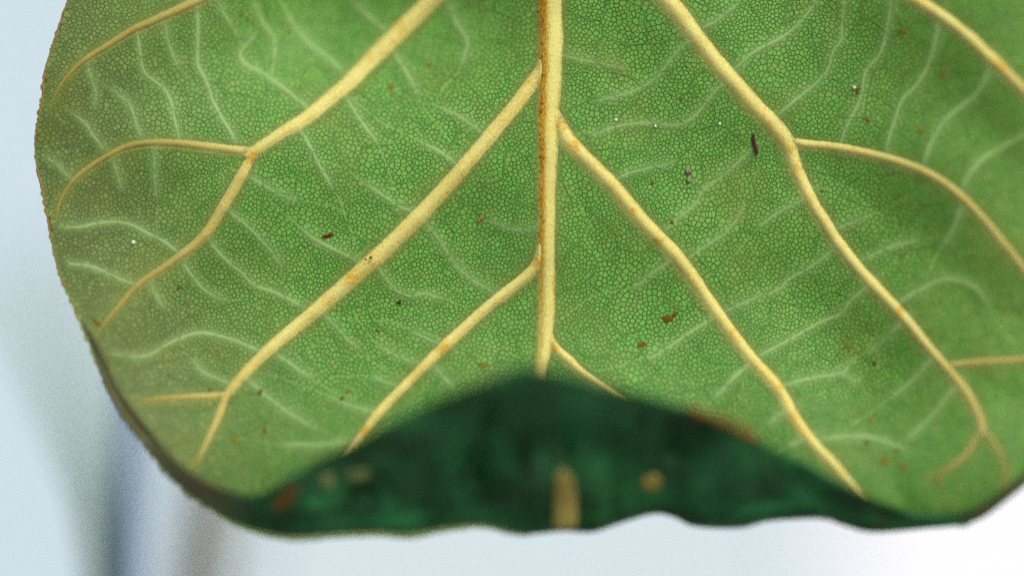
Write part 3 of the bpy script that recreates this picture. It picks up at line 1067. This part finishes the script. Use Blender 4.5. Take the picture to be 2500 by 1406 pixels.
up_m = mat_plain('upper_vein_pale', lin(152, 136, 70), lin(112, 108, 56), 200, 0.6)
dull_m = mat_plain('upper_vein_dull', lin(104, 120, 72), lin(128, 132, 84), 200, 0.6)
rust_m = mat_plain('rust_scar', lin(134, 80, 28), lin(96, 62, 26), 300, 0.8)
flap_patch('upper_midrib', [(1352, 1284), (1351, 1240), (1354, 1200), (1357, 1158), (1378, 1134), (1400, 1156), (1407, 1200), (1411, 1240), (1409, 1284), (1382, 1291)], up_m, 0.0008)
soft_m = mat_plain('upper_vein_sunken', lin(30, 66, 38), lin(40, 84, 46), 200, 0.5)
flap_patch('upper_midrib', [(1350, 1128), (1340, 1040), (1334, 960), (1330, 915), (1342, 912), (1356, 960), (1368, 1040), (1396, 1128), (1374, 1136)], soft_m, 0.0005)
for (x0, y0, x1, y1) in ((1560, 975, 1590, 1150), (1225, 945, 1130, 1200), (900, 1100, 872, 1145), (1840, 1085, 1900, 1200), (1040, 1030, 985, 1230)):
    flap_patch('upper_vein', [(x0 - 7, y0), (x0 + 7, y0), ((x0 + x1) / 2 + 12, (y0 + y1) / 2), (x1 + 13, y1), (x1 - 13, y1), ((x0 + x1) / 2 - 12, (y0 + y1) / 2)], soft_m, 0.0005)
flap_patch('upper_vein', oval(1592, 1176, 27, 24, 0.2), up_m, 0.0007)
flap_patch('upper_vein', oval(876, 1158, 34, 20, -0.1), dull_m, 0.0007)
flap_patch('upper_vein', oval(800, 1172, 19, 20, 0), dull_m, 0.0007)
flap_patch('rust_scar', oval(697, 1216, 44, 15, -0.85), rust_m, 0.0007)

for a in [(1706, 1004, 30, 9, .35), (1762, 1026, 36, 9, .38), (1822, 1056, 32, 9, .45)]:
    flap_patch('rust_scar', oval(*a), rust_m, 0.0006)

# flat brown spots grown into the blade
spot_m = mat_plain('brown_spot', lin(74, 60, 6), lin(92, 76, 12), 700, 0.8)
faint_m = mat_plain('brown_spot_faint', lin(92, 104, 34), lin(98, 94, 30), 700, 0.8)
def spot(name, cx, cy, rx, ry, rot, mat, parent=leaf, lift=0.00022):
    ol = oval(cx, cy, rx, ry, rot, 14, 0.3)
    V3, F = [], []
    m = len(ol)
    for kk, lf in ((1.0, 0.00002), (0.7, lift)):
        for x, y in ol:
            a, b = cx + (x - cx) * kk, cy + (y - cy) * kk
            V3.append(tuple(P(a, b, float(depth(a, b)) + lf)))
    V3.append(tuple(P(cx, cy, float(depth(cx, cy)) + lift * 1.1)))
    for q in range(m):
        F.append((q, (q + 1) % m, m + (q + 1) % m, m + q))
        F.append((m + q, m + (q + 1) % m, 2 * m))
    return link(name, V3, F, mat, parent)
for a in [(1630, 778, 17, 13, .3), (1646, 768, 13, 6, -.7), (1565, 842, 15, 10, -.2), (1543, 514, 5, 6, 0), (1640, 543, 6, 6, 0), (1592, 447, 5, 6, 0), (1662, 244, 5, 6, 0),
          (2094, 223, 7, 13, .3), (2007, 467, 6, 6, 0), (2118, 294, 7, 8, 0), (834, 973, 8, 7, 0), (512, 952, 6, 7, 0), (635, 957, 7, 10, .5), (645, 1052, 7, 12, .2), (922, 807, 9, 4, .4),
          (234, 786, 22, 7, .75), (2134, 888, 8, 9, 0), (2116, 1080, 8, 6, 0), (437, 703, 9, 6, .2), (2190, 1100, 7, 5, .4)]:
    spot('brown_spot', a[0], a[1], a[2] * 0.82, a[3] * 0.82, a[4], spot_m, lift=0.00012)
for a in [(955, 212, 9, 9, 0), (2202, 76, 11, 9, 0), (2304, 180, 9, 16, .1), (2248, 318, 9, 8, 0), (2163, 1124, 16, 14, .2), (2125, 1022, 9, 8, 0), (2290, 1178, 12, 16, 0), (572, 1074, 16, 9, .1), (850, 955, 10, 7, 0),
          (1180, 890, 14, 7, 0), (2070, 845, 14, 10, 0), (1048, 158, 9, 7, 0), (424, 855, 5, 8, 0), (532, 858, 4, 9, 0), (2210, 1140, 14, 10, .4)]:
    spot('brown_spot', *a, faint_m, lift=0.00012)

# petiole above the frame, where the leaf hangs from
pet = [P(1346, v, -0.021) for v in (-1060, -1180, -1330, -1500)]
def tube(name, path, radii, mat, parent, sides=12):
    V3, F = [], []
    for i, p in enumerate(path):
        for q in range(sides):
            an = 2 * math.pi * q / sides
            V3.append((p[0] + radii[i] * math.cos(an), p[1] + radii[i] * math.sin(an), p[2]))
    for i in range(len(path) - 1):
        for q in range(sides):
            F.append((i * sides + q, i * sides + (q + 1) % sides, (i + 1) * sides + (q + 1) % sides, (i + 1) * sides + q))
    F.append(tuple(range(sides))); F.append(tuple((len(path) - 1) * sides + q for q in range(sides)))
    return link(name, V3, F, mat, parent)
tube('petiole', pet, [0.0036, 0.0036, 0.0038, 0.0045], mat_plain('petiole_green', lin(120, 126, 60), lin(150, 140, 76), 120), leaf)

# ------------------------------------------------------------------ loose bits lying on the leaf
def sliver(name, pts, w, mat, label, cat, lift=0.0004):
    ln = catmull([(x, y, 0) for x, y in pts], 3)
    n = len(ln); V3, F = [], []
    tg = np.gradient(ln[:, :2], axis=0); tg /= np.linalg.norm(tg, axis=1)[:, None]
    m = 8
    for i in range(n):
        t = i / (n - 1)
        ww = w * (0.35 + 0.65 * math.sin(math.pi * min(1, 0.12 + 0.85 * t)) ** 0.6) / 2
        for q in range(m):
            an = 2 * math.pi * q / m
            a = ln[i, 0] - tg[i, 1] * ww * math.cos(an); b = ln[i, 1] + tg[i, 0] * ww * math.cos(an)
            V3.append(tuple(P(a, b, float(depth(ln[i, 0], ln[i, 1])) + lift + ww * K * 0.8 * math.sin(an))))
    for i in range(n - 1):
        for q in range(m):
            F.append((i * m + q, i * m + (q + 1) % m, (i + 1) * m + (q + 1) % m, (i + 1) * m + q))
    F.append(tuple(range(m))); F.append(tuple((n - 1) * m + q for q in range(m)))
    return tag(link(name, V3, F, mat), label, cat)
dk = mat_plain('debris_dark_brown', lin(58, 26, 14), lin(84, 40, 22), 1500, 0.6)
rd = mat_plain('debris_red_brown', lin(120, 44, 12), lin(88, 30, 8), 1500, 0.6)
og = mat_plain('debris_orange', lin(170, 92, 20), lin(140, 80, 26), 1500, 0.6)
gy = mat_plain('debris_grey', lin(150, 140, 116), lin(96, 84, 66), 1800, 0.8)
wh = mat_plain('debris_white', lin(214, 214, 190), lin(190, 196, 170), 1800, 0.8)
bk = mat_plain('debris_black', lin(44, 36, 18), lin(60, 46, 22), 1800, 0.8)
sliver('bark_sliver', [(1839, 328), (1841, 346), (1845, 362), (1850, 377)], 8, dk, 'dark brown curved sliver beside the forked vein', 'debris')
sliver('bark_sliver', [(787, 577), (800, 575), (814, 570)], 7.5, rd, 'short reddish brown sliver lying between two pale cross veins', 'debris')
sliver('bark_fleck', [(1169, 539), (1178, 529)], 7, og, 'tiny orange fleck between the midrib and a lateral vein', 'debris')
def crumb(cx, cy, r, mat, label, on=0.0003):
    V3, F = [], []
    h0 = float(depth(cx, cy)) + on
    c = P(cx, cy, h0)
    m, k = 8, 5
    for i in range(k + 1):
        ph = math.pi * i / k
        for q in range(m):
            an = 2 * math.pi * q / m
            rr = r * K * (0.75 + 0.5 * random.random())
            V3.append((c[0] + rr * math.sin(ph) * math.cos(an), c[1] - rr * 0.4 * math.cos(ph), c[2] + rr * math.sin(ph) * math.sin(an)))
    for i in range(k):
        for q in range(m):
            F.append((i * m + q, i * m + (q + 1) % m, (i + 1) * m + (q + 1) % m, (i + 1) * m + q))
    return tag(link('crumb', V3, F, mat), label, 'debris')
crumb(1680, 418, 8, gy, 'larger grey crumb on the green blade, upper one of a pair')
crumb(1682, 440, 6, gy, 'smaller grey crumb on the green blade, lower one of a pair')
crumb(1504, 293, 4, wh, 'white speck near the vein that leaves the midrib on the right')
crumb(1600, 308, 3.5, wh, 'tiny white speck beside a faint cross vein')
crumb(1757, 303, 3.5, wh, 'pale oval speck between the midrib and the forked vein')
crumb(2086, 214, 4, wh, 'pale speck touching a brown spot on the blade')
crumb(325, 592, 5, wh, 'pale speck inside the loop of a cross vein near the leaf margin')
for (x, y, r) in [(905, 629, 4), (893, 633, 3)]:
    crumb(x, y, r, bk, 'larger black speck on the yellow lateral vein' if r > 3 else 'smaller black speck beside another on the yellow lateral vein', 0.0014)
crumb(974, 737, 5, bk, 'dark speck on the green blade below a faint cross vein', 0.0003)
